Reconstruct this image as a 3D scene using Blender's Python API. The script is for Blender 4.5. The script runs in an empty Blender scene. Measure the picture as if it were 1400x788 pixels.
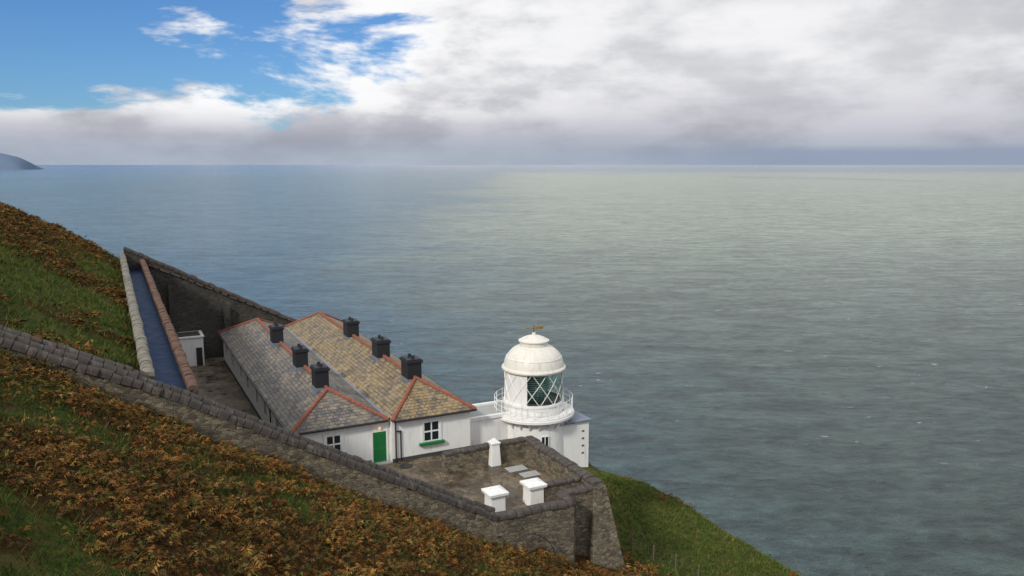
import bpy, math, random
import numpy as np
from mathutils import Vector, noise, Matrix
random.seed(7); rng=np.random.default_rng(11)
S=bpy.context.scene
S.view_settings.view_transform='Standard'; S.view_settings.look='None'; S.view_settings.exposure=0

# ---------- local site frame: w = downslope (seaward), r = along the contour ----------
WX,WY=.891,.454
CX,CY=-2.84,52.3
def L(w,r,z): return Vector((CX+WX*w-WY*r, CY+WY*w+WX*r, z))
SEA=-80.0; YARD=-19.3

# ---------- material helpers ----------
class NT:
    def __init__(s,nt): s.nt=nt; s.n=nt.nodes; s.l=nt.links
    def node(s,t,**k):
        nd=s.n.new(t)
        for a,b in k.items(): setattr(nd,a,b)
        return nd
    def link(s,a,b): s.l.new(a,b)
    def setin(s,nd,i,v):
        if isinstance(v,bpy.types.NodeSocket): s.l.new(v,nd.inputs[i])
        else: nd.inputs[i].default_value=v
    def math(s,op,a,b=0.0,c=None,clamp=False):
        nd=s.node('ShaderNodeMath',operation=op); nd.use_clamp=clamp
        s.setin(nd,0,a); s.setin(nd,1,b)
        if c is not None: s.setin(nd,2,c)
        return nd.outputs[0]
    def vmath(s,op,a,b=(0,0,0)):
        nd=s.node('ShaderNodeVectorMath',operation=op); s.setin(nd,0,a); s.setin(nd,1,b)
        return nd.outputs[1] if op in('LENGTH','DOT_PRODUCT') else nd.outputs[0]
    def noise(s,vec,scale,detail=5,rough=.55,dist=0.0,out='Fac'):
        nd=s.node('ShaderNodeTexNoise'); s.link(vec,nd.inputs['Vector'])
        nd.inputs['Scale'].default_value=scale; nd.inputs['Detail'].default_value=detail
        nd.inputs['Roughness'].default_value=rough; nd.inputs['Distortion'].default_value=dist
        return nd.outputs[out]
    def ramp(s,f,stops,interp='LINEAR'):
        nd=s.node('ShaderNodeValToRGB'); nd.color_ramp.interpolation=interp
        e=nd.color_ramp.elements
        while len(e)<len(stops): e.new(.5)
        for el,(p,c) in zip(e,stops):
            el.position=p
            if not hasattr(c,'__len__'): c=(c,c,c)
            el.color=(*c[:3],1)
        s.link(f,nd.inputs[0]); return nd.outputs[0]
    def mix(s,f,a,b,mode='MIX'):
        nd=s.node('ShaderNodeMix',data_type='RGBA',blend_type=mode)
        s.setin(nd,0,f)
        for i,v in((6,a),(7,b)):
            if isinstance(v,bpy.types.NodeSocket): s.l.new(v,nd.inputs[i])
            else: nd.inputs[i].default_value=(*v[:3],1)
        return nd.outputs[2]
    def bump(s,h,strength=.5,dist=.05):
        nd=s.node('ShaderNodeBump'); s.link(h,nd.inputs['Height'])
        nd.inputs['Strength'].default_value=strength; nd.inputs['Distance'].default_value=dist
        return nd.outputs[0]
    def smooth(s,v,a,b):
        nd=s.node('ShaderNodeMapRange',interpolation_type='SMOOTHSTEP')
        s.setin(nd,0,v); nd.inputs[1].default_value=a; nd.inputs[2].default_value=b
        return nd.outputs[0]
def newmat(name):
    m=bpy.data.materials.new(name); m.use_nodes=True
    t=NT(m.node_tree); p=t.n['Principled BSDF']
    pos=t.node('ShaderNodeNewGeometry').outputs['Position']
    return m,t,p,pos
def mapping(t,vec,scale=(1,1,1),rot=(0,0,0)):
    nd=t.node('ShaderNodeMapping'); t.link(vec,nd.inputs[0])
    nd.inputs['Scale'].default_value=scale; nd.inputs['Rotation'].default_value=rot
    return nd.outputs[0]

def simple(name,col,rough=.6,var=.15,nscale=3,bump=.0,spec=.4,metal=0,dirt=None):
    m,t,p,pos=newmat(name)
    n=t.noise(pos,nscale,5,.6)
    c=t.mix(n,tuple(x*(1-var) for x in col),tuple(min(1,x*(1+var)) for x in col))
    if dirt:
        n2=t.noise(mapping(t,pos,(3,3,.5)),1.2,5,.65)
        f=t.smooth(n2,.5,.72); f=t.math('MULTIPLY',f,dirt[1])
        c=t.mix(f,c,dirt[0])
    t.link(c,p.inputs['Base Color']); p.inputs['Roughness'].default_value=rough
    p.inputs['Specular IOR Level'].default_value=spec; p.inputs['Metallic'].default_value=metal
    if bump: t.link(t.bump(t.noise(pos,nscale*8,4),bump,.02),p.inputs['Normal'])
    return m

M_white=simple('white_painted_render',(.82,.82,.80),.6,.05,1.5,.25,dirt=((.5,.49,.43),.45))
M_lwhite=simple('white_gloss_paint',(.82,.82,.8),.35,.04,2,.05,dirt=((.5,.46,.38),.4))
M_cream=simple('cream_paint',(.76,.74,.67),.45,.06,2,.05,dirt=((.5,.46,.37),.5))
M_green=simple('green_paint',(.015,.18,.05),.4,.15,3)
M_black=simple('black_paint',(.018,.02,.026),.55,.3,4,.3)
M_plinth=simple('dark_plinth',(.06,.06,.065),.7,.3,3)
M_terra=simple('terracotta_ridge_tile',(.27,.085,.05),.8,.45,5,.4,dirt=((.16,.13,.1),.5))
M_lead=simple('lead_flat_roof',(.17,.20,.26),.45,.2,3,.2)
M_gold=simple('gilded_metal',(.45,.3,.06),.4,.2,6,0,.5,.6)
M_conc=simple('concrete',(.36,.37,.36),.8,.25,6,.3)
M_metal=simple('dark_iron',(.03,.03,.03),.5,.3,6)
M_wood=simple('weathered_wood',(.13,.10,.07),.85,.3,6,.3)
M_bframe=simple('gutter_dark',(.03,.03,.035),.5,.2,6)
def glassmat():
    m,t,p,pos=newmat('window_glass')
    p.inputs['Base Color'].default_value=(.015,.025,.03,1); p.inputs['Roughness'].default_value=.06
    return m
M_glass=glassmat()
def lglass():
    m,t,p,pos=newmat('lantern_glass')
    p.inputs['Base Color'].default_value=(.82,.93,.9,1); p.inputs['Roughness'].default_value=.02
    p.inputs['Transmission Weight'].default_value=1; p.inputs['IOR'].default_value=1.12
    return m
M_lglass=lglass()
def lensmat():
    m,t,p,pos=newmat('lens_glass')
    sx=t.node('ShaderNodeSeparateXYZ'); t.link(pos,sx.inputs[0])
    w=t.math('FRACT',t.math('MULTIPLY',sx.outputs[2],7))
    t.link(t.ramp(w,[(.2,(.05,.10,.09)),(.6,(.40,.55,.5)),(.95,(.08,.15,.13))]),p.inputs['Base Color'])
    p.inputs['Roughness'].default_value=.1; return m
M_lens=lensmat()

def stonemat(name,c1,c2,mortar,scale=2.6,lich=.5,lc=(.32,.30,.2)):
    m,t,p,pos=newmat(name)
    v=mapping(t,pos,(1,1,1.9))
    wob=t.noise(pos,2,3,.5,out='Color')
    v2=t.vmath('ADD',v,t.vmath('MULTIPLY',wob,(.3,.3,.3)))
    a=t.node('ShaderNodeTexVoronoi'); a.inputs['Scale'].default_value=scale; t.link(v2,a.inputs['Vector'])
    b=t.node('ShaderNodeTexVoronoi',feature='DISTANCE_TO_EDGE'); b.inputs['Scale'].default_value=scale; t.link(v2,b.inputs['Vector'])
    sx=t.node('ShaderNodeSeparateColor'); t.link(a.outputs['Color'],sx.inputs[0])
    c=t.ramp(sx.outputs[0],[(0,c1),(.5,tuple((x+y)/2 for x,y in zip(c1,c2))),(1,c2)])
    g=t.noise(pos,9,5,.7); c=t.mix(t.math('MULTIPLY',g,.7),c,(.02,.018,.015))
    e=t.smooth(b.outputs['Distance'],0,.07)
    c=t.mix(e,mortar,c)
    l=t.smooth(t.noise(pos,1.6,6,.7),.5,.68); c=t.mix(t.math('MULTIPLY',l,lich),c,lc)
    dk=t.smooth(t.noise(pos,.8,5,.7),.5,.7); c=t.mix(t.math('MULTIPLY',dk,.55),c,(.035,.032,.026))
    t.link(c,p.inputs['Base Color']); p.inputs['Roughness'].default_value=.85
    h=t.math('ADD',e,t.math('MULTIPLY',g,.7))
    t.link(t.bump(h,1,.08),p.inputs['Normal']); return m
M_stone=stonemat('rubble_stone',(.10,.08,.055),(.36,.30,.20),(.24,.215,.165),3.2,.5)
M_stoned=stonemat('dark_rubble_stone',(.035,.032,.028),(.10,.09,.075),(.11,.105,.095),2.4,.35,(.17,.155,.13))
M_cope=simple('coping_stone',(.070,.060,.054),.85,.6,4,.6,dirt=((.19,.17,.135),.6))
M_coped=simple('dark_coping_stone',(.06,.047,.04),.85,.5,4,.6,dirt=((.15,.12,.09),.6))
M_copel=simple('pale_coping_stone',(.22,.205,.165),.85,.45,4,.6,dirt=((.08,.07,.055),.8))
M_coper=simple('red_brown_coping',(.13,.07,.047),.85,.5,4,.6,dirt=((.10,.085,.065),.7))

def roofmat(name,ca,cb,cc,moss,slate=(.12,.13,.15)):
    m,t,p,pos=newmat(name)
    uv=t.node('ShaderNodeUVMap').outputs[0]
    b=t.node('ShaderNodeTexBrick'); t.link(uv,b.inputs['Vector'])
    b.inputs['Scale'].default_value=1; b.inputs['Brick Width'].default_value=.36; b.inputs['Row Height'].default_value=.26
    b.inputs['Mortar Size'].default_value=.02; b.inputs['Mortar Smooth'].default_value=.2; b.inputs['Bias'].default_value=0
    b.inputs['Color1'].default_value=(*ca,1); b.inputs['Color2'].default_value=(*cb,1); b.inputs['Mortar'].default_value=(.035,.032,.03,1)
    n=t.noise(pos,.7,6,.7); n3=t.noise(pos,6,5,.7)
    c=t.mix(t.smooth(n,.42,.6),b.outputs[0],t.mix(.65,b.outputs[0],cc))
    st=t.noise(mapping(t,uv,(1.6,.25,1)),1,5,.65)
    c=t.mix(t.math('MULTIPLY',t.smooth(st,.50,.66),.75),c,slate)
    c=t.mix(t.math('MULTIPLY',t.smooth(n3,.52,.68),.7),c,moss)
    cellv=t.node('ShaderNodeTexWhiteNoise',noise_dimensions='2D')
    t.link(t.vmath('FLOOR',t.vmath('MULTIPLY',uv,(2.78,3.85,0))),cellv.inputs[0])
    c=t.mix(t.math('MULTIPLY',t.math('GREATER_THAN',cellv.outputs[0],.86),.55),c,(.07,.075,.09))
    c=t.mix(t.math('MULTIPLY',t.math('LESS_THAN',cellv.outputs[0],.10),.4),c,(.38,.32,.22))
    c=t.mix(t.math('MULTIPLY',t.smooth(t.noise(pos,2.6,5,.7),.48,.64),.55),c,(.045,.04,.036))
    t.link(c,p.inputs['Base Color']); p.inputs['Roughness'].default_value=.6
    sp=t.node('ShaderNodeSeparateXYZ'); t.link(uv,sp.inputs[0])
    saw=t.math('FRACT',t.math('DIVIDE',sp.outputs[1],.26))
    h=t.math('SUBTRACT',t.math('MULTIPLY',b.outputs['Fac'],-.6),saw)
    h=t.math('ADD',h,t.math('MULTIPLY',n3,.8))
    t.link(t.bump(h,.9,.04),p.inputs['Normal']); return m
M_roofL=roofmat('slate_roof_grey',(.10,.092,.09),(.21,.18,.15),(.25,.21,.145),(.27,.235,.175),(.11,.118,.135))
M_roofR=roofmat('slate_roof_lichen',(.19,.135,.075),(.32,.235,.12),(.36,.255,.11),(.34,.275,.17),(.14,.125,.11))

def pavemat():
    m,t,p,pos=newmat('wet_yard_paving')
    n=t.noise(pos,.7,6,.7); n2=t.noise(pos,6,5,.6)
    v=t.node('ShaderNodeTexVoronoi',feature='DISTANCE_TO_EDGE'); v.inputs['Scale'].default_value=1.3; t.link(pos,v.inputs['Vector'])
    c=t.ramp(n,[(.32,(.045,.035,.025)),(.48,(.11,.078,.05)),(.56,(.24,.18,.12)),(.68,(.15,.12,.085))])
    c=t.mix(t.math('MULTIPLY',n2,.5),c,(.05,.05,.025))
    c=t.mix(t.smooth(v.outputs[0],0,.03),(.04,.035,.03),c)
    t.link(c,p.inputs['Base Color'])
    t.link(t.ramp(n,[(.38,.15),(.50,.75)]),p.inputs['Roughness'])
    t.link(t.bump(t.math('MULTIPLY',n2,t.smooth(n,.42,.55)),.4,.03),p.inputs['Normal']); return m
M_pave=pavemat()
def pathmat():
    m,t,p,pos=newmat('wet_path_sky_tint')
    n=t.noise(pos,1.5,6,.6)
    t.link(t.ramp(n,[(.3,(.005,.020,.065)),(.7,(.012,.045,.125))]),p.inputs['Base Color'])  # reflected sky blue painted into the base colour
    t.link(t.ramp(n,[(.35,.5),(.65,.7)]),p.inputs['Roughness']); p.inputs['Specular IOR Level'].default_value=.2
    t.link(t.bump(t.noise(pos,10,3),.3,.02),p.inputs['Normal']); return m
M_path=pathmat()

# ---------- mesh helpers ----------
def mk(name,verts,faces,mat,parent=None,smooth=False,uvs=None,bevel=0):
    me=bpy.data.meshes.new(name); me.from_pydata([tuple(v) for v in verts],[],faces); me.update()
    if mat: me.materials.append(mat)
    ob=bpy.data.objects.new(name,me); S.collection.objects.link(ob)
    if parent: ob.parent=parent
    if smooth:
        for p in me.polygons: p.use_smooth=True
    if uvs:
        ul=me.uv_layers.new(name='UVMap')
        for p in me.polygons:
            for li,vi in zip(p.loop_indices,range(len(p.vertices))):
                ul.data[li].uv=uvs[p.index][vi]
    if bevel:
        b=ob.modifiers.new('bevel','BEVEL'); b.width=bevel; b.segments=2; b.limit_method='ANGLE'
    return ob
def empty(name,loc=(0,0,0)):
    e=bpy.data.objects.new(name,None); S.collection.objects.link(e); e.empty_display_size=.5
    return e
BF=[(0,3,2,1),(4,5,6,7),(0,1,5,4),(1,2,6,5),(2,3,7,6),(3,0,4,7)]
def boxv(w0,w1,r0,r1,z0,z1):
    return [L(w0,r0,z0),L(w1,r0,z0),L(w1,r1,z0),L(w0,r1,z0),L(w0,r0,z1),L(w1,r0,z1),L(w1,r1,z1),L(w0,r1,z1)]
def box(name,w0,w1,r0,r1,z0,z1,mat,parent=None,bevel=0):
    return mk(name,boxv(w0,w1,r0,r1,z0,z1),BF,mat,parent,bevel=bevel)
def boxes(name,lst,mat,parent=None,bevel=0):
    V=[];F=[]
    for b in lst:
        o=len(V); V+=boxv(*b); F+=[tuple(i+o for i in f) for f in BF]
    return mk(name,V,F,mat,parent,bevel=bevel)
def frustum(name,w,r,z0,z1,a0,b0,a1,b1,mat,parent=None,bevel=0,dw=0,dr=0):
    V=[L(w-a0,r-b0,z0),L(w+a0,r-b0,z0),L(w+a0,r+b0,z0),L(w-a0,r+b0,z0),
       L(w+dw-a1,r+dr-b1,z1),L(w+dw+a1,r+dr-b1,z1),L(w+dw+a1,r+dr+b1,z1),L(w+dw-a1,r+dr+b1,z1)]
    return mk(name,V,BF,mat,parent,bevel=bevel)
def lathe(name,c,prof,mat,parent=None,n=64,a0=0,a1=2*math.pi,smooth=True):
    V=[];F=[]; full=abs(a1-a0-2*math.pi)<1e-6; m=n if full else n+1
    for i in range(m):
        a=a0+(a1-a0)*i/n
        for (rad,z) in prof: V.append((c[0]+rad*math.cos(a),c[1]+rad*math.sin(a),z))
    k=len(prof)
    for i in range(n):
        j=(i+1)%m
        for q in range(k-1): F.append((i*k+q,j*k+q,j*k+q+1,i*k+q+1))
    ob=mk(name,V,F,mat,parent,smooth=smooth)
    if smooth:
        e=ob.modifiers.new('es','EDGE_SPLIT'); e.split_angle=math.radians(35)
    return ob
def tubes(name,segs,rad,mat,parent=None,n=6):
    V=[];F=[]
    for A,B in segs:
        A=Vector(A);B=Vector(B); d=(B-A)
        if d.length<1e-6: continue
        d.normalize(); s=d.orthogonal().normalized(); u=d.cross(s); o=len(V)
        for P in(A,B):
            for i in range(n):
                t=2*math.pi*i/n; V.append(P+s*rad*math.cos(t)+u*rad*math.sin(t))
        for i in range(n): F.append((o+i,o+(i+1)%n,o+n+(i+1)%n,o+n+i))
        F.append(tuple(o+i for i in reversed(range(n)))); F.append(tuple(o+n+i for i in range(n)))
    return mk(name,V,F,mat,parent,smooth=False)
def row(name,lines,width,height,stone,mat,parent=None,gap=.02,jit=.02,nseg=6,base=.05):
    V=[];F=[]
    for P0,P1 in lines:
        P0=Vector(P0);P1=Vector(P1); d=P1-P0; ln=d.length; d.normalize()
        s=d.cross(Vector((0,0,1))).normalized(); u=s.cross(d).normalized()
        if u.z<0:u=-u
        x=0
        while x<ln-.05:
            sl=min(stone*random.uniform(.7,1.3),ln-x); a=P0+d*(x+gap/2); b=P0+d*(x+sl-gap/2)
            w=width*(1+random.uniform(-jit,jit)*2); h=height*(1+random.uniform(-jit,jit)*5)
            off=s*random.uniform(-jit,jit)*.8+u*random.uniform(-jit,jit)*.9
            o=len(V); k=nseg+3
            for P in(a,b):
                oo=off+u*random.uniform(-jit,jit)*.4
                V.append(P+oo+s*w/2-u*base)
                for i in range(nseg+1):
                    t=math.pi*i/nseg; V.append(P+oo+s*math.cos(t)*w/2+u*math.sin(t)*h)
                V.append(P+oo-s*w/2-u*base)
            for i in range(k-1): F.append((o+i,o+i+1,o+k+i+1,o+k+i))
            F.append((o+k-1,o,o+k,o+2*k-1))
            F.append(tuple(o+i for i in reversed(range(k)))); F.append(tuple(o+k+i for i in range(k)))
            x+=sl
    return mk(name,V,F,mat,parent)

# ---------- terrain ----------
PW=[-300,-120,-75,-45,-30,-20,-12,-4,0,3,8,14,20,25,29,34,45,60,75,90,200]
PZ=[80,46,24,6.5,-3.6,-9.9,-14.7,-19.4,-21.3,-22.7,-24.9,-27.2,-29.3,-31.6,-34.6,-39.5,-53,-72,-86,-92,-95]
def sstep(x,a,b):
    t=min(1,max(0,(x-a)/(b-a))); return t*t*(3-2*t)
def fbm(x,y,s,o=4,z=0): return noise.fractal(Vector((x*s,y*s,z)),.9,2.1,o)
def natural(w,r):
    z=(np.interp(w-1.2,PW,PZ)+np.interp(w,PW,PZ)+np.interp(w+1.2,PW,PZ))/3
    if w>-2:
        p2=-.80*(w+21.2)-1.5
        z=z+(min(z,p2)-z)*sstep(r,12,34)
    r0=40
    if r>r0: z-=.016*(r-r0)**2
    k=(1-sstep(math.hypot((w-6)/1.0,(r-1)/1.4),3.2,7.5))
    z=z+(max(z,-21.9)-z)*k
    amp=.35+.5*sstep(abs(w),20,60)
    z+=amp*fbm(w,r,.07)*1.0+.14*fbm(w,r,.4,3,5)
    if w>10: z+=.45*fbm(w,r,.22,3,7)*sstep(w,10,18)
    if w>28: z+=fbm(w,r,.08,5,9)*3*sstep(w,28,45)
    if r<-12 and w<1: z-=(.40+.4*fbm(w,0,.3))*sstep(r,-17,-13.5)
    return max(z,-92)
def inside(w,r):
    if w<=-18.3 or r<=-12.6 or r>=36: return False
    if r>3: return w<1.2
    if r>-11.3: return w<2.9
    return w<.4
def height(w,r):
    if inside(w,r): return -19.7
    if -19.95<w<=-18.3 and -12.6<r<36: return -10.2
    return natural(w,r)
def axis(lo,hi,flo,fhi,fs,extra):
    a=list(np.arange(flo,fhi,fs)); x=flo; st=fs
    while x>lo: st*=1.12; x-=st; a.append(x)
    x=fhi; st=fs
    while x<hi: a.append(x); st*=1.12; x+=st
    for e in extra:
        a=[q for q in a if abs(q-e)>.35]
        a+= [e-.1,e+.1]
    return np.array(sorted(a))
aw=axis(-260,130,-45,42,.6,[-19.95,-18.3,.4,1.2,2.9])
ar=axis(-200,190,-46,62,.7,[-12.6,-11.3,3,36])
def brk(w,r):
    n=fbm(w,r,.10,5,3); n2=fbm(w,r,.5,3,8)
    v=.60+1.1*n+.4*n2
    if w>1: v-=.95*sstep(w+ (r+12)*.35,5,11)
    if w<-20 and r>-13: v+=-.16+ .6*sstep(-w+r*.12,26,35)
    if w>19: v+=.5*sstep(w,19,26)
    return min(1,max(0,v))
nw,nr=len(aw),len(ar)
V=np.zeros((nw,nr,3)); B=np.zeros((nw,nr))
for i,w in enumerate(aw):
    for j,r in enumerate(ar):
        h=height(w,r); V[i,j]=(CX+WX*w-WY*r,CY+WY*w+WX*r,h); B[i,j]=brk(w,r)
idx=np.arange(nw*nr).reshape(nw,nr)
F=np.stack([idx[:-1,:-1],idx[1:,:-1],idx[1:,1:],idx[:-1,1:]],-1).reshape(-1,4)
me=bpy.data.meshes.new('hillside'); me.from_pydata(V.reshape(-1,3).tolist(),[],F.tolist())
at=me.attributes.new('bracken','FLOAT','POINT'); at.data.foreach_set('value',B.reshape(-1).astype(np.float32))
hill=bpy.data.objects.new('hillside',me); S.collection.objects.link(hill)
for p in me.polygons: p.use_smooth=True
def hillmat():
    m,t,p,pos=newmat('hillside_turf')
    a=t.node('ShaderNodeAttribute',attribute_name='bracken').outputs['Fac']
    n=t.noise(pos,1.2,6,.7); n2=t.noise(pos,9,5,.7); n3=t.noise(pos,.25,5,.6)
    g=t.ramp(n2,[(.3,(.02,.036,.008)),(.5,(.065,.10,.016)),(.7,(.13,.16,.03))])
    g=t.mix(t.smooth(n,.45,.65),g,(.15,.12,.035))
    g=t.mix(t.math('MULTIPLY',t.smooth(n3,.5,.65),.5),g,(.045,.06,.012))
    b=t.ramp(n2,[(.3,(.018,.011,.005)),(.5,(.085,.042,.013)),(.72,(.18,.095,.028))])
    f=t.math('ADD',a,t.math('MULTIPLY',t.math('SUBTRACT',n,.5),1.6))
    c=t.mix(t.smooth(f,.35,.6),g,b)
    sx=t.node('ShaderNodeSeparateXYZ'); t.link(pos,sx.inputs[0])
    rk=t.smooth(t.math('ADD',sx.outputs[2],t.math('MULTIPLY',n3,10)),-31,-42)
    rock=t.ramp(n2,[(.3,(.04,.035,.03)),(.7,(.2,.18,.14))])
    c=t.mix(rk,c,rock)
    t.link(c,p.inputs['Base Color']); p.inputs['Roughness'].default_value=.95; p.inputs['Specular IOR Level'].default_value=.1
    t.link(t.bump(t.math('ADD',n2,n),1,.25),p.inputs['Normal']); return m
me.materials.append(hillmat())

# ---------- vegetation (numpy built) ----------
def leafmat(name,attr):
    m,t,p,pos=newmat(name)
    a=t.node('ShaderNodeAttribute',attribute_name=attr).outputs['Color']
    t.link(a,p.inputs['Base Color']); p.inputs['Roughness'].default_value=.85; p.inputs['Specular IOR Level'].default_value=.1
    return m
def mesh_np(name,verts,cols,mat):
    n=len(verts)
    me=bpy.data.meshes.new(name); me.vertices.add(n); me.vertices.foreach_set('co',verts.astype(np.float32).ravel())
    me.loops.add(n); me.loops.foreach_set('vertex_index',np.arange(n,dtype=np.int32))
    me.polygons.add(n//3); me.polygons.foreach_set('loop_start',np.arange(0,n,3,dtype=np.int32))
    me.update(calc_edges=True)
    at=me.color_attributes.new('col','FLOAT_COLOR','POINT')
    c4=np.ones((n,4),np.float32); c4[:,:3]=cols; at.data.foreach_set('color',c4.ravel())
    me.materials.append(mat); ob=bpy.data.objects.new(name,me); S.collection.objects.link(ob); return ob
rust=np.array([(.25,.11,.026),(.20,.085,.02),(.13,.06,.018),(.28,.16,.042),(.09,.045,.016),(.22,.13,.035),(.11,.105,.026),(.08,.09,.022),(.17,.075,.022),(.10,.075,.026),(.24,.105,.024)])
green=np.array([(.05,.095,.014),(.08,.13,.022),(.04,.068,.012),(.125,.15,.03),(.18,.155,.05)])
def scatter(w0,w1,r0,r1,dens,kind):
    N=int((w1-w0)*(r1-r0)*dens); out=[]
    for k in range(N):
        w=random.uniform(w0,w1); r=random.uniform(r0,r1)
        if -20.4<w<1.6 and -13.1<r<36.6: continue
        if 1.5<=w<4.2 and -12.6<r<3.5: continue
        if math.hypot(w-6,r-.5)<4.3: continue
        b=brk(w,r)
        if kind=='b' and random.random()>max(0,(b-.28)*1.9): continue
        if kind=='g' and random.random()<(b-.3)*1.1: continue
        out.append((w,r,natural(w,r),b))
    return np.array(out)
def toworld(a): return np.stack([CX+WX*a[:,0]-WY*a[:,1],CY+WY*a[:,0]+WX*a[:,1],a[:,2]],-1)
def fronds(a,nf,K,ln,wd):
    P=toworld(a); patch=np.array([noise.fractal(Vector((q[0]*.35,q[1]*.35,2)),.9,2,3) for q in P]); patch=np.repeat(patch,nf)
    big=np.repeat(np.array([noise.fractal(Vector((q[0]*.9,q[1]*.9,7)),.9,2,2) for q in P]),nf)
    P=np.repeat(P,nf,0); N=len(P)
    pb=np.repeat(rng.random(len(a)),nf)
    th=rng.random(N)*2*np.pi; l=ln*(.55+.9*rng.random(N))*(1+.45*np.clip(big,-1,1)); h=l*(.45+.8*rng.random(N))
    P=P+rng.normal(0,.14,(N,3))*np.array([1,1,.2])
    P[:,2]+=np.clip(big,0,1)*.22
    d=np.stack([np.cos(th),np.sin(th),np.zeros(N)],-1); s=np.stack([-np.sin(th),np.cos(th),np.zeros(N)],-1)
    ts=np.linspace(.22,1,K)
    def pt(t): return P+d*(l*t*.9)[:,None]+np.array([0,0,1])*(h*(1.7*t-1.25*t*t))[:,None]
    T=[];C=[]
    pi=(pb*len(rust)).astype(int)%len(rust)
    ci=np.where(rng.random(N)<.5,pi,rng.integers(0,len(rust),N))
    base=rust[ci]*(.55+.8*rng.random(N))[:,None]*(1+.55*np.clip(patch,-1,1))[:,None]
    for t in ts:
        c=pt(t); c2=pt(min(1.1,t+.8/K)); wl=wd*l*(1.15-t)*1.1
        for sg in(-1,1):
            tip=c+s*(sg*wl)[:,None]+d*(wl*.35)[:,None]-np.array([0,0,1])*(wl*(-.3+1.1*rng.random(N)))[:,None]
            T.append(np.stack([c,c2,tip],1))
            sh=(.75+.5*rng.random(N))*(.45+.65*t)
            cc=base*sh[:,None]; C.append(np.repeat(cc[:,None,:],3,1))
    return np.concatenate(T).reshape(-1,3),np.concatenate(C).reshape(-1,3)
def blades(a,nb,hh,wb):
    P=np.repeat(toworld(a),nb,0); N=len(P)
    P=P+rng.normal(0,.10,(N,3))*np.array([1,1,.1]); P[:,2]-=.03
    th=rng.random(N)*2*np.pi; h=hh*(.5+rng.random(N))
    s=np.stack([-np.sin(th),np.cos(th),np.zeros(N)],-1)*wb
    lean=rng.normal(0,.5,(N,2))
    tip=P+np.stack([lean[:,0]*h+.2*h,lean[:,1]*h,h],-1)
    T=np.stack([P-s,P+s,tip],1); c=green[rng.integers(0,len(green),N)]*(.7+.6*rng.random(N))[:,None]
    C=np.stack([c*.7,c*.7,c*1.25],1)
    return T.reshape(-1,3),C.reshape(-1,3)
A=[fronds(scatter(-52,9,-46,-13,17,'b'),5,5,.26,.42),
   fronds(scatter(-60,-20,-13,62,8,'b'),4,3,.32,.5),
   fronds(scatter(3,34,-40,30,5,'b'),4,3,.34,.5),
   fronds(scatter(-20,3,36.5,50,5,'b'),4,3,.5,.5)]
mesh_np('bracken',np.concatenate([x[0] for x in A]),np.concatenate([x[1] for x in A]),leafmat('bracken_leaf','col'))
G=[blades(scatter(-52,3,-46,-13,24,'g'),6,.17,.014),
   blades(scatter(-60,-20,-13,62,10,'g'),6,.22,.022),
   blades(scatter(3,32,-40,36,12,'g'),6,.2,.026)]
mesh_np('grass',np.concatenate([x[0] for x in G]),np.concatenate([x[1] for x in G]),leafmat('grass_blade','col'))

# ---------- sea ----------
def seamat():
    m,t,p,pos=newmat('sea_water')
    sx=t.node('ShaderNodeSeparateXYZ'); t.link(pos,sx.inputs[0])
    X,Y=sx.outputs[0],sx.outputs[1]
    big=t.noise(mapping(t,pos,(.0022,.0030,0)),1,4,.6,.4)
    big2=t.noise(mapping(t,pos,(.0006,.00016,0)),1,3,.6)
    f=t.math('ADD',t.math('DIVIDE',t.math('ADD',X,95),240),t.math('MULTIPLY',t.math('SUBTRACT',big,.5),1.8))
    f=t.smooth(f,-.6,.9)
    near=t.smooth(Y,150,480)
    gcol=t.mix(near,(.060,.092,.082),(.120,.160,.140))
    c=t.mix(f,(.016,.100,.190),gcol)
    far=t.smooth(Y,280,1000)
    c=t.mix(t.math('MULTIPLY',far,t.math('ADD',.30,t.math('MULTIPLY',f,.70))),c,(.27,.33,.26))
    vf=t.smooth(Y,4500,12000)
    c=t.mix(t.math('MULTIPLY',vf,.9),c,(.10,.16,.24))  # distance haze mixed into the colour of the far water
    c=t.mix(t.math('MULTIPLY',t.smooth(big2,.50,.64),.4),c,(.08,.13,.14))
    wc=t.noise(mapping(t,pos,(.09,.20,0),(0,0,.45)),1,5,.78)
    wc2=t.noise(mapping(t,pos,(.010,.010,0)),1,2)
    w=t.smooth(t.math('ADD',wc,t.math('MULTIPLY',wc2,.22)),.770,.815)
    c=t.mix(t.math('MULTIPLY',w,.85),c,(.66,.70,.70))
    # wind chop (3-8 m) riding on longer waves (20-50 m); ripple light and shade painted into the colour: crests paler, troughs darker
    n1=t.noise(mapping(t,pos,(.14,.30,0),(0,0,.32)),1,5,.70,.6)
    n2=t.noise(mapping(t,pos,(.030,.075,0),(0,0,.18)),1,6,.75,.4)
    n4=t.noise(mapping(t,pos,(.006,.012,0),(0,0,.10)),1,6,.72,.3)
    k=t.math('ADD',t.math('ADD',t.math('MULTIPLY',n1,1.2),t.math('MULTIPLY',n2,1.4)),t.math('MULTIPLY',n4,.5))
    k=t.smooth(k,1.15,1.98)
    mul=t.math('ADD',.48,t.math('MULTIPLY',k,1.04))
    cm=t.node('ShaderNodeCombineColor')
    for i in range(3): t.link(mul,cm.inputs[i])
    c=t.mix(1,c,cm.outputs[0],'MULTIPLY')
    t.link(c,p.inputs['Base Color'])
    p.inputs['IOR'].default_value=1.33
    p.inputs['Roughness'].default_value=.2; p.inputs['Specular IOR Level'].default_value=.45
    h=t.math('ADD',t.math('MULTIPLY',n1,2.0),t.math('MULTIPLY',n2,5.0))
    t.link(t.bump(h,1,1.3),p.inputs['Normal']); return m
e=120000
mk('sea',[(-e,-3000,SEA),(e,-3000,SEA),(e,e,SEA),(-e,e,SEA)],[(0,1,2,3)],seamat())

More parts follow.
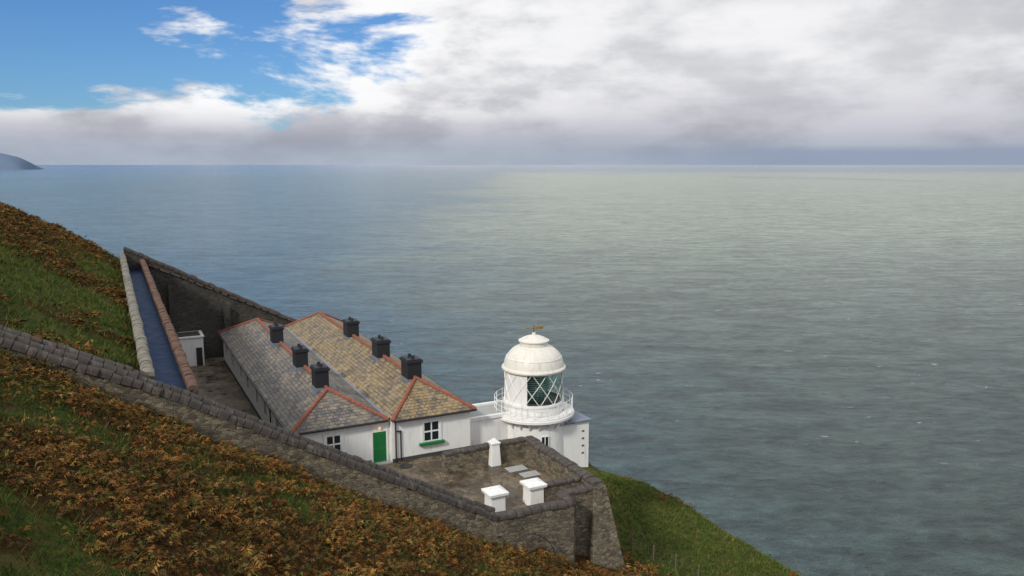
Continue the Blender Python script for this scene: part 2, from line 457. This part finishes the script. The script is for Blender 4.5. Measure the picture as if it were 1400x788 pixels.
# ---------- distant headland ----------
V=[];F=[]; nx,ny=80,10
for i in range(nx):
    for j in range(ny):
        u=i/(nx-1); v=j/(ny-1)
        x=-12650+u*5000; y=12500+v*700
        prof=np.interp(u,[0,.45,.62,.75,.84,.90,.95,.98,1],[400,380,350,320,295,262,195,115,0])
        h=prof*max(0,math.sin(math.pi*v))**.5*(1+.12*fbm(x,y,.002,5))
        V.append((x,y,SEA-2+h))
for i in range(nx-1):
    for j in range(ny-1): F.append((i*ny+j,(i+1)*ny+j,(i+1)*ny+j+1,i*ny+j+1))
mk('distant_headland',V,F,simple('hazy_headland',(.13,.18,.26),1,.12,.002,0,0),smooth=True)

# ---------- stone walls ----------
def wall(name,pts,thick,zbot,mat,cmat,cw=.14,ch=.2,stone=.5,double=False):
    V=[];F=[];lines=[]
    for (a,b) in zip(pts[:-1],pts[1:]):
        dw,dr=b[0]-a[0],b[1]-a[1]; ln=math.hypot(dw,dr); nx_,ny_=-dr/ln*thick/2,dw/ln*thick/2
        o=len(V)
        for q in(a,b):
            V+=[L(q[0]+nx_,q[1]+ny_,zbot),L(q[0]-nx_,q[1]-ny_,zbot),L(q[0]-nx_,q[1]-ny_,q[2]),L(q[0]+nx_,q[1]+ny_,q[2])]
        F+=[(o,o+1,o+2,o+3),(o+7,o+6,o+5,o+4),(o,o+4,o+5,o+1),(o+1,o+5,o+6,o+2),(o+2,o+6,o+7,o+3),(o+3,o+7,o+4,o)]
        if double:
            lines.append((L(a[0],a[1]-.22,a[2]-.04),L(b[0],b[1]-.22,b[2]-.04)))
            lines.append((L(a[0],a[1]+.18,a[2]+.12),L(b[0],b[1]+.18,b[2]+.12)))
        else: lines.append((L(*a)+Vector((0,0,.05)),L(*b)+Vector((0,0,.05))))
    ob=mk(name,V,F,mat)
    row('coping',lines,(.34 if double else thick+cw),ch,stone,cmat,ob,gap=.035,jit=.035,base=.1 if not double else .18)
    return ob
wall('stone_boundary_wall',[(-34,-12.6,-1.3),(-25,-12.6,-6.6),(-19.6,-12.6,-9.25),(-12,-12.6,-13.6),(-4.2,-12.6,-18.0)],.54,-24,M_stone,M_cope,.16,.14,.45,True)
wall('stone_boundary_wall',[(-34,-11.75,-1.25),(-25,-11.75,-6.45),(-20.2,-11.75,-8.85)],.36,-14,M_stone,M_cope,.10,.14,.42)
wall('stone_entrance_wall',[(-4.2,-12.6,-18.2),(.45,-12.6,-18.3),(.45,-11.35,-18.3)],.5,-24,M_stone,M_cope)
wall('stone_yard_wall',[(2.9,-11.5,-18.1),(2.9,-2.95,-18.05)],.6,-24,M_stone,M_cope,.14,.12)
wall('stone_yard_wall',[(.7,-11.3,-18.32),(2.6,-11.3,-18.32)],.5,-24,M_stone,M_cope,.1,.12)
wall('stone_yard_wall',[(-.1,-9.9,-18.3),(2.6,-9.9,-18.25)],.42,-19.7,M_stone,M_cope,.1,.12)
wall('stone_yard_wall',[(-3.2,-2.95,-18.15),(2.6,-2.95,-18.07)],.5,-19.7,M_stone,M_cope,.1,.12)
frustum('stone_buttress',3.25,-11.35,-24.2,-18.2,1.25,1.15,.42,.55,M_stone,None,.04,dw=-.35,dr=.25)
wall('stone_path_wall',[(-20.05,-11.4,-8.95),(-20.05,12,-8.8),(-20.05,35.7,-8.5)],.4,-11,M_stone,M_copel,.12,.16,.5)
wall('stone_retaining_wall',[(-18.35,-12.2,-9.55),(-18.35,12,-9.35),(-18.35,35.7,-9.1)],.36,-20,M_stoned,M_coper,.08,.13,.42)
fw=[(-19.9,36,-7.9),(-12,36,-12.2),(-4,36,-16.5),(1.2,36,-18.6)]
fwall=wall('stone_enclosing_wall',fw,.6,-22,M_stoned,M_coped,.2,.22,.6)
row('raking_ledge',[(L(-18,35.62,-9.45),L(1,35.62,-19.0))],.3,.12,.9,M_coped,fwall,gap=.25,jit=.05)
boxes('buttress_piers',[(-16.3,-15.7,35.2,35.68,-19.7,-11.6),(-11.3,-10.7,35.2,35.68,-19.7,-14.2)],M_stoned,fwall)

def poly_slab(name,pts,z0,z1,mat):
    n=len(pts); V=[L(a,b,z0) for a,b in pts]+[L(a,b,z1) for a,b in pts]
    F=[tuple(range(n-1,-1,-1)),tuple(range(n,2*n))]+[(i,(i+1)%n,n+(i+1)%n,n+i) for i in range(n)]
    return mk(name,V,F,mat)
poly_slab('courtyard',[(-18.2,-12.4),(.3,-12.4),(.3,-11.2),(2.75,-11.2),(2.75,2.9),(1.1,2.9),(1.1,35.8),(-18.2,35.8)],-19.75,YARD,M_pave)
box('footpath',-19.88,-18.5,-12.35,35.75,-10.4,-9.95,M_path)

# ---------- gate piers ----------
def pier(w,r,kind=0):
    e=empty('gate_pier')
    if kind==0:
        frustum('shaft',w,r,YARD,-18.2,.46,.46,.44,.44,M_white,e,.03)
        frustum('cap',w,r,-18.2,-18.03,.58,.58,.60,.60,M_white,e,.02)
        frustum('cap_top',w,r,-18.03,-17.88,.58,.58,.25,.25,M_white,e,.02)
    else:
        frustum('shaft',w,r,YARD,-17.85,.36,.36,.27,.27,M_white,e,.03)
        frustum('cap',w,r,-17.85,-17.74,.33,.33,.33,.33,M_white,e,.02)
        frustum('cap_top',w,r,-17.74,-17.5,.26,.26,.05,.05,M_white,e,.02)
pier(-2.85,-9.75);pier(-.4,-9.75);pier(.2,-3.3,1)

# ---------- cottages ----------
cot=empty('keepers_cottages')
ZE,ZR=-16.4,-14.6
def hip(name,w0,w1,wr,r0,r1,rr0,rr1,ze,zr,mat,oh=.28):
    if name=='roof_r': w1+=oh
    else: w0-=oh
    r0-=oh; r1+=oh
    a,b,c,d=(w0,r0,ze),(w1,r0,ze),(w1,r1,ze),(w0,r1,ze); e1,e2=(wr,rr0,zr),(wr,rr1,zr)
    V=[a,b,c,d,e1,e2]; F=[(0,1,4),(1,2,5,4),(2,3,5),(3,0,4,5)]; UV=[]
    for f in F:
        A=Vector(V[f[0]]);Bb=Vector(V[f[1]]); ex=(Bb-A).normalized()
        nn=ex.cross(Vector(V[f[2]])-A).normalized(); ey=nn.cross(ex)
        UV.append([((Vector(V[i])-A).dot(ex),(Vector(V[i])-A).dot(ey)) for i in f])
    ob=mk(name,[L(*v) for v in V],F,mat,cot,uvs=UV)
    s=ob.modifiers.new('t','SOLIDIFY'); s.thickness=.1; s.offset=-1
    P=[L(*v)+Vector((0,0,.03)) for v in V]
    lines=[(P[4],P[5]),(P[0],P[4]),(P[1],P[4]),(P[2],P[5]),(P[3],P[5])]
    row('ridge_tiles',lines,.24,.11,.45,M_terra,cot,gap=.015,jit=.012)
    return ob
hip('roof_r',-5.62,0,-2.85,0,33.6,2.85,30.4,ZE,ZR,M_roofR)
hip('roof_l',-11.75,-5.7,-8.9,.45,33.6,3.2,30.2,ZE,ZR-.1,M_roofL)
box('valley_gutter',-5.75,-5.5,.5,33.5,ZE-.2,ZE+.03,M_lead,cot)
boxes('walls',[(-5.6,-.02,.0,33.5,YARD-.3,ZE-.02),(-11.72,-5.602,.45,33.5,YARD-.3,ZE-.02)],M_white,cot)
boxes('plinth',[(-5.58,-.01,-.03,.0,YARD,YARD+.25),(-11.75,-6.7,.42,.45,YARD,YARD+.25),(-11.75,-11.72,.45,33.5,YARD,YARD+.25)],M_plinth,cot)
boxes('gutter',[(-5.5,.25,-.38,-.27,ZE-.12,ZE-.02),(-12.0,-5.8,.07,.18,ZE-.12,ZE-.02),(-12.14,-12.03,.2,33.8,ZE-.12,ZE-.02),(.28,.38,-.3,33.8,ZE-.12,ZE-.02)],M_bframe,cot)
tubes('downpipe',[(L(-5.35,-.08,ZE-.1),L(-5.35,-.08,YARD)),(L(-5.35,-.08,-17.2),L(-5.0,-.08,-17.2)),(L(-11.85,8,ZE-.1),L(-11.85,8,YARD)),(L(-5.0,-.05,-17.2),L(-5.0,-.05,YARD))],.05,M_bframe,cot,8)
def window_front(w,r,z0,z1,hw,sill=True):
    boxes('window_frame',[(w-hw,w+hw,r-.03,r+.02,z0,z0+.08),(w-hw,w+hw,r-.03,r+.02,z1-.08,z1),
        (w-hw,w-hw+.08,r-.032,r+.02,z0+.08,z1-.08),(w+hw-.08,w+hw,r-.032,r+.02,z0+.08,z1-.08),
        (w-.045,w+.045,r-.03,r+.02,z0+.08,z1-.08),(w-hw+.08,w-.045,r-.034,r+.02,(z0+z1)/2-.05,(z0+z1)/2+.05),(w+.045,w+hw-.08,r-.034,r+.02,(z0+z1)/2-.05,(z0+z1)/2+.05)],M_lwhite,cot)
    box('window_glass',w-hw+.05,w+hw-.05,r-.012,r+.0,z0+.05,z1-.05,M_glass,cot)
    boxes('window_surround',[(w-hw-.14,w-hw-.0,r-.05,r+.0,z0,z1),(w+hw,w+hw+.14,r-.05,r,z0,z1),(w-hw-.14,w+hw+.14,r-.052,r,z1,z1+.12)],M_lwhite,cot)
    if sill: box('window_sill',w-hw-.3,w+hw+.3,r-.22,r,z0-.2,z0-.01,M_green,cot,.01)
window_front(-2.85,0,-18.25,-16.85,.58)
window_front(-9.3,.45,-18.2,-16.95,.5)
box('door',-6.75,-5.85,.40,.46,YARD+.05,YARD+2.1,M_green,cot)
boxes('door_panels',[(-6.65,-6.35,.385,.4,YARD+.2,YARD+.95),(-6.25,-5.95,.385,.4,YARD+.2,YARD+.95),(-6.65,-6.35,.385,.4,YARD+1.1,YARD+1.95),(-6.25,-5.95,.385,.4,YARD+1.1,YARD+1.95)],simple('green_paint_panel',(.012,.15,.04),.4),cot,.005)
boxes('door_frame',[(-6.85,-6.75,.38,.45,YARD,YARD+2.2),(-5.85,-5.75,.38,.45,YARD,YARD+2.2),(-6.75,-5.85,.38,.45,YARD+2.1,YARD+2.2)],M_lwhite,cot)
box('door_step',-6.95,-5.62,-.05,.38,YARD,YARD+.06,M_conc,cot)
lm,lt,lp,_=newmat('lit_lamp'); lp.inputs['Base Color'].default_value=(.7,.4,.15,1); lp.inputs['Emission Color'].default_value=(1,.5,.15,1); lp.inputs['Emission Strength'].default_value=.9
lathe('door_lamp',L(-6.3,.33,0),[(0,-16.88),(.06,-16.89),(.08,-16.94),(.06,-16.99),(0,-17.0)],lm,cot,16)
for k,r in enumerate([3,6,10.5,14,18.5,22,27,31]):
    z0,z1=-18.2,-17.0
    box('side_window_glass',-11.735,-11.72,r-.45,r+.45,z0,z1,M_glass,cot)
    boxes('side_window_frame',[(-11.77,-11.71,r-.5,r-.44,z0,z1),(-11.77,-11.71,r+.44,r+.5,z0,z1),(-11.772,-11.71,r-.5,r+.5,z0-.08,z0),(-11.772,-11.71,r-.5,r+.5,z1,z1+.06),(-11.765,-11.71,r-.03,r+.03,z0,z1)],M_lwhite,cot)
def chimney(w,r,s=1.0):
    e=empty('chimney_stack'); e.parent=cot
    box('stack',w-.48*s,w+.48*s,r-.66*s,r+.66*s,-15.6,-13.6,M_black,e,.02)
    box('lead_flashing',w-.52*s,w+.52*s,r-.7*s,r+.7*s,-15.3,-14.72,M_lead,e,.02)
    box('corbel',w-.56*s,w+.56*s,r-.75*s,r+.75*s,-13.6,-13.42,M_black,e,.02)
    box('cap',w-.48*s,w+.48*s,r-.66*s,r+.66*s,-13.42,-13.34,M_black,e,.02)
    for q in(-.35,.3):
        c=L(w,r+q*s,0)
        lathe('pot',c,[(.13,-13.34),(.11,-13.17),(.13,-13.15),(.10,-13.14),(.09,-13.3)],M_black,e,12)
for r in(19.0,10.6,3.7): chimney(-2.85,r,1.06)
for r in(19.4,10.4,4.3): chimney(-9.1,r,.92)

ob_=empty('white_outbuilding')
box('walls',-16.9,-13.6,32.9,35.55,YARD,-16.5,M_white,ob_)
box('flat_roof',-17.0,-13.5,32.75,35.6,-16.5,-16.35,M_lwhite,ob_,.02)
box('roof_tray',-16.7,-13.8,33.05,35.3,-16.35,-16.33,M_stoned,ob_)
boxes('door',[(-14.3,-13.75,32.86,32.9,YARD+.02,YARD+1.8)],M_metal,ob_)

lk=empty('link_building')
box('walls',.05,4.2,.6,3.4,-22.5,-17.55,M_white,lk)
boxes('parapet',[(.0,4.3,.5,.75,-17.55,-17.3),(.0,4.3,3.25,3.5,-17.55,-17.3)],M_lwhite,lk,.015)
box('flat_roof',.1,4.2,.76,3.24,-17.549,-17.45,M_conc,lk)

# ---------- lighthouse ----------
lh=empty('lighthouse'); LC=L(5.5,1.1,0); c=(LC.x,LC.y)
lathe('tower',c,[(2.45,-24),(2.42,-20),(2.38,-18.15),(2.5,-18.1),(2.55,-17.95),(2.75,-17.85),(2.85,-17.75),(2.87,-17.5),(2.2,-17.48)],M_white,lh,96)
lathe('gallery_deck_edge',c,[(2.86,-17.78),(2.95,-17.78),(2.95,-17.62),(2.86,-17.62)],M_lwhite,lh,96)
lathe('lantern_base',c,[(2.15,-17.5),(2.15,-16.9),(2.2,-16.87),(2.2,-16.77),(2.0,-16.75)],M_lwhite,lh,96)
RG=2.1; Z0,Z1=-16.77,-14.45
ag0=math.radians(256); ag1=ag0+math.radians(190)
lathe('lantern_glazing',c,[(RG-.03,Z0),(RG-.03,Z1),(RG-.045,Z1),(RG-.045,Z0),(RG-.03,Z0)],M_lglass,lh,64,ag0,ag1,False)
lathe('blanking_panels',c,[(RG-.02,Z0),(RG-.02,Z1)],M_lwhite,lh,64,ag1,ag0+2*math.pi)
def helix(sign,k,n):
    segs=[];m=10;tw=math.radians(45)
    for i in range(m):
        A=[]
        for t in(i/m,(i+1)/m):
            a=2*math.pi*(k+.35)/n+sign*tw*t; A.append((c[0]+RG*math.cos(a),c[1]+RG*math.sin(a),Z0+(Z1-Z0)*t))
        segs.append(tuple(A))
    return segs
sg=[]
for k in range(12): sg+=helix(1,k,12)+helix(-1,k,12)
tubes('astragals',sg,.026,M_lwhite,lh,6)
lathe('glazing_sill',c,[(RG-.05,Z0-.03),(RG+.08,Z0-.03),(RG+.08,Z0+.07),(RG-.05,Z0+.07)],M_lwhite,lh,96)
lathe('lens',c,[(.6,-17.0),(.95,-16.6),(1.15,-15.6),(.95,-14.7),(.6,-14.4)],M_lens,lh,32)
lathe('dome',c,[(2.05,-14.5),(2.28,-14.48),(2.32,-14.38),(2.28,-14.28),(2.18,-14.24),(2.14,-14.05),(2.05,-13.75),(1.90,-13.45),(1.70,-13.2),(1.42,-12.98),(1.12,-12.82),(1.02,-12.78),(1.02,-12.5),(1.1,-12.48),(1.1,-12.4),(.98,-12.36),(.8,-12.24),(.5,-12.12),(.2,-12.05),(.14,-12.03),(.12,-11.88),(.0,-11.86)],M_cream,lh,96)
rb=[]
for k in range(16):
    a=2*math.pi*k/16; pr=[(2.16,-14.2),(2.06,-13.75),(1.91,-13.45),(1.71,-13.2),(1.43,-12.98),(1.1,-12.82)]
    for p0,p1 in zip(pr[:-1],pr[1:]): rb.append(((c[0]+p0[0]*math.cos(a),c[1]+p0[0]*math.sin(a),p0[1]),(c[0]+p1[0]*math.cos(a),c[1]+p1[0]*math.sin(a),p1[1])))
tubes('dome_ribs',rb,.016,M_cream,lh,6)
lathe('dome_handrail',c,[(1.98,-13.62),(2.02,-13.6),(2.0,-13.56),(1.96,-13.58)],M_lwhite,lh,64)
vx=Vector((c[0],c[1],0)); vd=Vector((.92,.38,0)).normalized()
tubes('vane_spindle',[(vx+Vector((0,0,-11.9)),vx+Vector((0,0,-11.35)))],.025,M_metal,lh,8)
def vp(s,z): return vx+vd*s+Vector((0,0,z))
nn=Vector((-vd.y,vd.x,0))*.02
def flat(pts,name):
    n=len(pts); V=[p-nn for p in pts]+[p+nn for p in pts]
    mk(name,V,[tuple(range(n)),tuple(range(2*n-1,n-1,-1))]+[(i,n+i,n+(i+1)%n,(i+1)%n) for i in range(n)],M_gold,lh)
flat([vp(-.5,-11.50),vp(.15,-11.52),vp(.15,-11.60),vp(-.5,-11.55)],'vane_arrow')
flat([vp(.15,-11.46),vp(.6,-11.42),vp(.75,-11.55),vp(.6,-11.68),vp(.15,-11.64)],'vane_tail')
flat([vp(-.75,-11.53),vp(-.48,-11.45),vp(-.48,-11.60)],'vane_tip')
pr=[];rl=[];RR=2.82;n=20
for k in range(n):
    a=2*math.pi*k/n; x,y=c[0]+RR*math.cos(a),c[1]+RR*math.sin(a)
    pr.append(((x,y,-17.6),(x,y,-16.45)))
m=80
for zz in(-16.48,-16.85,-17.2):
    for k in range(m):
        a,b=2*math.pi*k/m,2*math.pi*(k+1)/m
        rl.append(((c[0]+RR*math.cos(a),c[1]+RR*math.sin(a),zz),(c[0]+RR*math.cos(b),c[1]+RR*math.sin(b),zz)))
tubes('railing_posts',pr,.03,M_lwhite,lh,8); tubes('railing_rails',rl,.018,M_lwhite,lh,6)
br=[]
for k in range(24):
    a=2*math.pi*(k+.5)/24; br.append(((c[0]+2.42*math.cos(a),c[1]+2.42*math.sin(a),-18.35),(c[0]+2.78*math.cos(a),c[1]+2.78*math.sin(a),-17.85)))
tubes('gallery_brackets',br,.05,M_lwhite,lh,6)
aw_=math.radians(-72)
def tw(a,dr,z): return Vector((c[0]+(2.42+dr)*math.cos(a),c[1]+(2.42+dr)*math.sin(a),z))
mk('tower_window',[tw(aw_-.10,.03,-19.6),tw(aw_+.10,.03,-19.6),tw(aw_+.10,.03,-18.85),tw(aw_-.10,.03,-18.85)],[(0,1,2,3)],M_glass,lh)
tubes('tower_window_frame',[(tw(aw_-.11,.04,-19.63),tw(aw_+.11,.04,-19.63)),(tw(aw_-.11,.04,-18.82),tw(aw_+.11,.04,-18.82)),(tw(aw_-.11,.04,-19.63),tw(aw_-.11,.04,-18.82)),(tw(aw_+.11,.04,-19.63),tw(aw_+.11,.04,-18.82)),(tw(aw_,.04,-19.63),tw(aw_,.04,-18.82))],.035,M_lwhite,lh,6)
box('annex_walls',6.6,9.0,-.9,2.6,-24.5,-18.35,M_white,lh,.02)
box('annex_roof',6.45,9.15,-1.05,2.75,-18.35,-18.2,M_lead,lh,.03)
boxes('annex_vents',[(8.40,8.58,-.93,-.9,-19.1-.55*k,-18.99-.55*k) for k in range(4)],M_plinth,lh)

# ---------- yard furniture ----------
def cover(name,w,r,a,b,mat):
    return box(name,w-a,w+a,r-b,r+b,YARD,YARD+.035,mat,None,.01)
cover('drain_cover',1.15,-4.6,.65,.42,M_conc)
cover('drain_cover',1.5,-5.8,.6,.4,M_conc)
cover('drain_cover',.6,-7.9,.3,.25,M_conc)
cc=L(-5.0,-1.0,0); lathe('manhole_cover',(cc.x,cc.y),[(.0,YARD+.05),(.38,YARD+.05),(.42,YARD+.04),(.42,YARD)],M_metal,None,32)
boxes('stone_step',[(-2.2,-1.0,-12.2,-11.6,YARD,YARD+.16)],M_conc,None,.02)
pts=[]
for i in range(13):
    t_=math.pi*i/12; pts.append(L(-2.2-1.2*math.cos(t_),-13.3,-19.75+1.0*math.sin(t_)-.5*(1-math.cos(t_))))
tubes('iron_handrail',list(zip(pts[:-1],pts[1:])),.03,M_metal,None,8)
fe=empty('wire_fence'); ps=[];wr=[];last=None
for k in range(7):
    w=4.6+.9*k; r=-5.5-1.1*k; z=natural(w,r); ps.append((L(w,r,z-.3),L(w,r,z+1.15)))
    if last:
        for q in(.35,.7,1.05): wr.append((L(last[0],last[1],last[2]+q),L(w,r,z+q)))
    last=(w,r,z)
tubes('posts',ps,.055,M_wood,fe,6); tubes('wires',wr,.014,M_metal,fe,4)

# ---------- world ----------
SUN_EL=math.radians(36); SUN_AZ=math.radians(215)
Wd=bpy.data.worlds.new('World'); S.world=Wd; Wd.use_nodes=True
try: Wd.cycles.sampling_method='MANUAL'; Wd.cycles.sample_map_resolution=256
except Exception as ex: print(ex)
t=NT(Wd.node_tree); bg=t.n['Background']
sky=t.node('ShaderNodeTexSky',sky_type='NISHITA'); sky.sun_disc=False; sky.sun_elevation=SUN_EL; sky.sun_rotation=SUN_AZ
sky.air_density=1; sky.dust_density=.4; sky.ozone_density=2.5
d=t.node('ShaderNodeTexCoord').outputs['Generated']
sp=t.node('ShaderNodeSeparateXYZ'); t.link(d,sp.inputs[0]); Z=sp.outputs[2]
n1=t.noise(t.vmath('MULTIPLY',d,(1,1,3.2)),4.2,7,.60,.25)
n2=t.noise(t.vmath('MULTIPLY',d,(1,1,2.6)),5.2,7,.56,.0)
n3=t.noise(t.vmath('MULTIPLY',d,(1,1,8)),2.0,4,.48,.2)
Lc=t.vmath('LENGTH',t.vmath('MULTIPLY',t.vmath('SUBTRACT',d,(-.46,.86,.185)),(.80,.80,1.8)))
cov=t.math('ADD',t.math('MULTIPLY',t.math('SUBTRACT',Lc,.215),6.5),t.math('MULTIPLY',t.math('SUBTRACT',n1,.465),7.5))
cov=t.smooth(cov,-.20,.60)
base=t.ramp(Z,[(0,(.44,.49,.58)),(.018,(.46,.49,.57)),(.035,(.53,.54,.61)),(.06,(.68,.68,.73)),(.10,(.90,.90,.92)),(.17,(.90,.90,.92)),(.25,(.80,.80,.82)),(.5,(.92,.93,.96)),(1,(.92,.95,1.0))])
puff=t.smooth(n2,.36,.60)
tone=t.math('ADD',.71,t.math('MULTIPLY',puff,.25)); tone=t.math('ADD',tone,t.math('MULTIPLY',t.math('SUBTRACT',n3,.5),.55))
tonec=t.node('ShaderNodeCombineColor')
for i,k in enumerate((.96,.985,1.06)): t.link(t.math('POWER',tone,1.0/k),tonec.inputs[i])
cl=t.mix(1,base,tonec.outputs[0],'MULTIPLY')
edge=t.math('MULTIPLY',t.smooth(Lc,.66,.24),t.smooth(Z,.035,.075))
edge=t.math('MULTIPLY',edge,t.smooth(n2,.36,.52))
cl=t.mix(t.math('MULTIPLY',edge,.95),cl,(.99,.99,1.0))
skyc=t.mix(1,sky.outputs[0],(.46,.74,1.10),'MULTIPLY')
cl10=t.mix(1,cl,(10,10,10),'MULTIPLY')
fin=t.mix(cov,skyc,cl10)
hz=t.smooth(Z,.045,.004); fin=t.mix(t.math('MULTIPLY',hz,.5),fin,(4.2,4.8,5.7))
sx=t.node('ShaderNodeSeparateXYZ'); t.link(d,sx.inputs[0])
bd=t.math('MULTIPLY',t.smooth(t.math('ADD',Z,t.math('MULTIPLY',t.math('SUBTRACT',n3,.5),.02)),.024,.012),t.smooth(sx.outputs[0],.0,.35))
fin=t.mix(t.math('MULTIPLY',bd,.75),fin,(2.7,3.3,4.5))
t.link(fin,bg.inputs[0]); bg.inputs[1].default_value=.1

sl=bpy.data.lights.new('sun','SUN'); sl.energy=2.5; sl.angle=math.radians(7); sl.color=(1,.95,.88)
so=bpy.data.objects.new('sun',sl); S.collection.objects.link(so)
to=Vector((math.sin(SUN_AZ)*math.cos(SUN_EL),math.cos(SUN_AZ)*math.cos(SUN_EL),math.sin(SUN_EL)))
so.rotation_euler=to.to_track_quat('Z','Y').to_euler()

cam=bpy.data.cameras.new('camera'); cam.lens=28; cam.sensor_width=36; cam.clip_end=300000; cam.clip_start=.5
co=bpy.data.objects.new('camera',cam); S.collection.objects.link(co)
co.rotation_euler=(math.radians(90-8.82),0,0); S.camera=co
print('done')
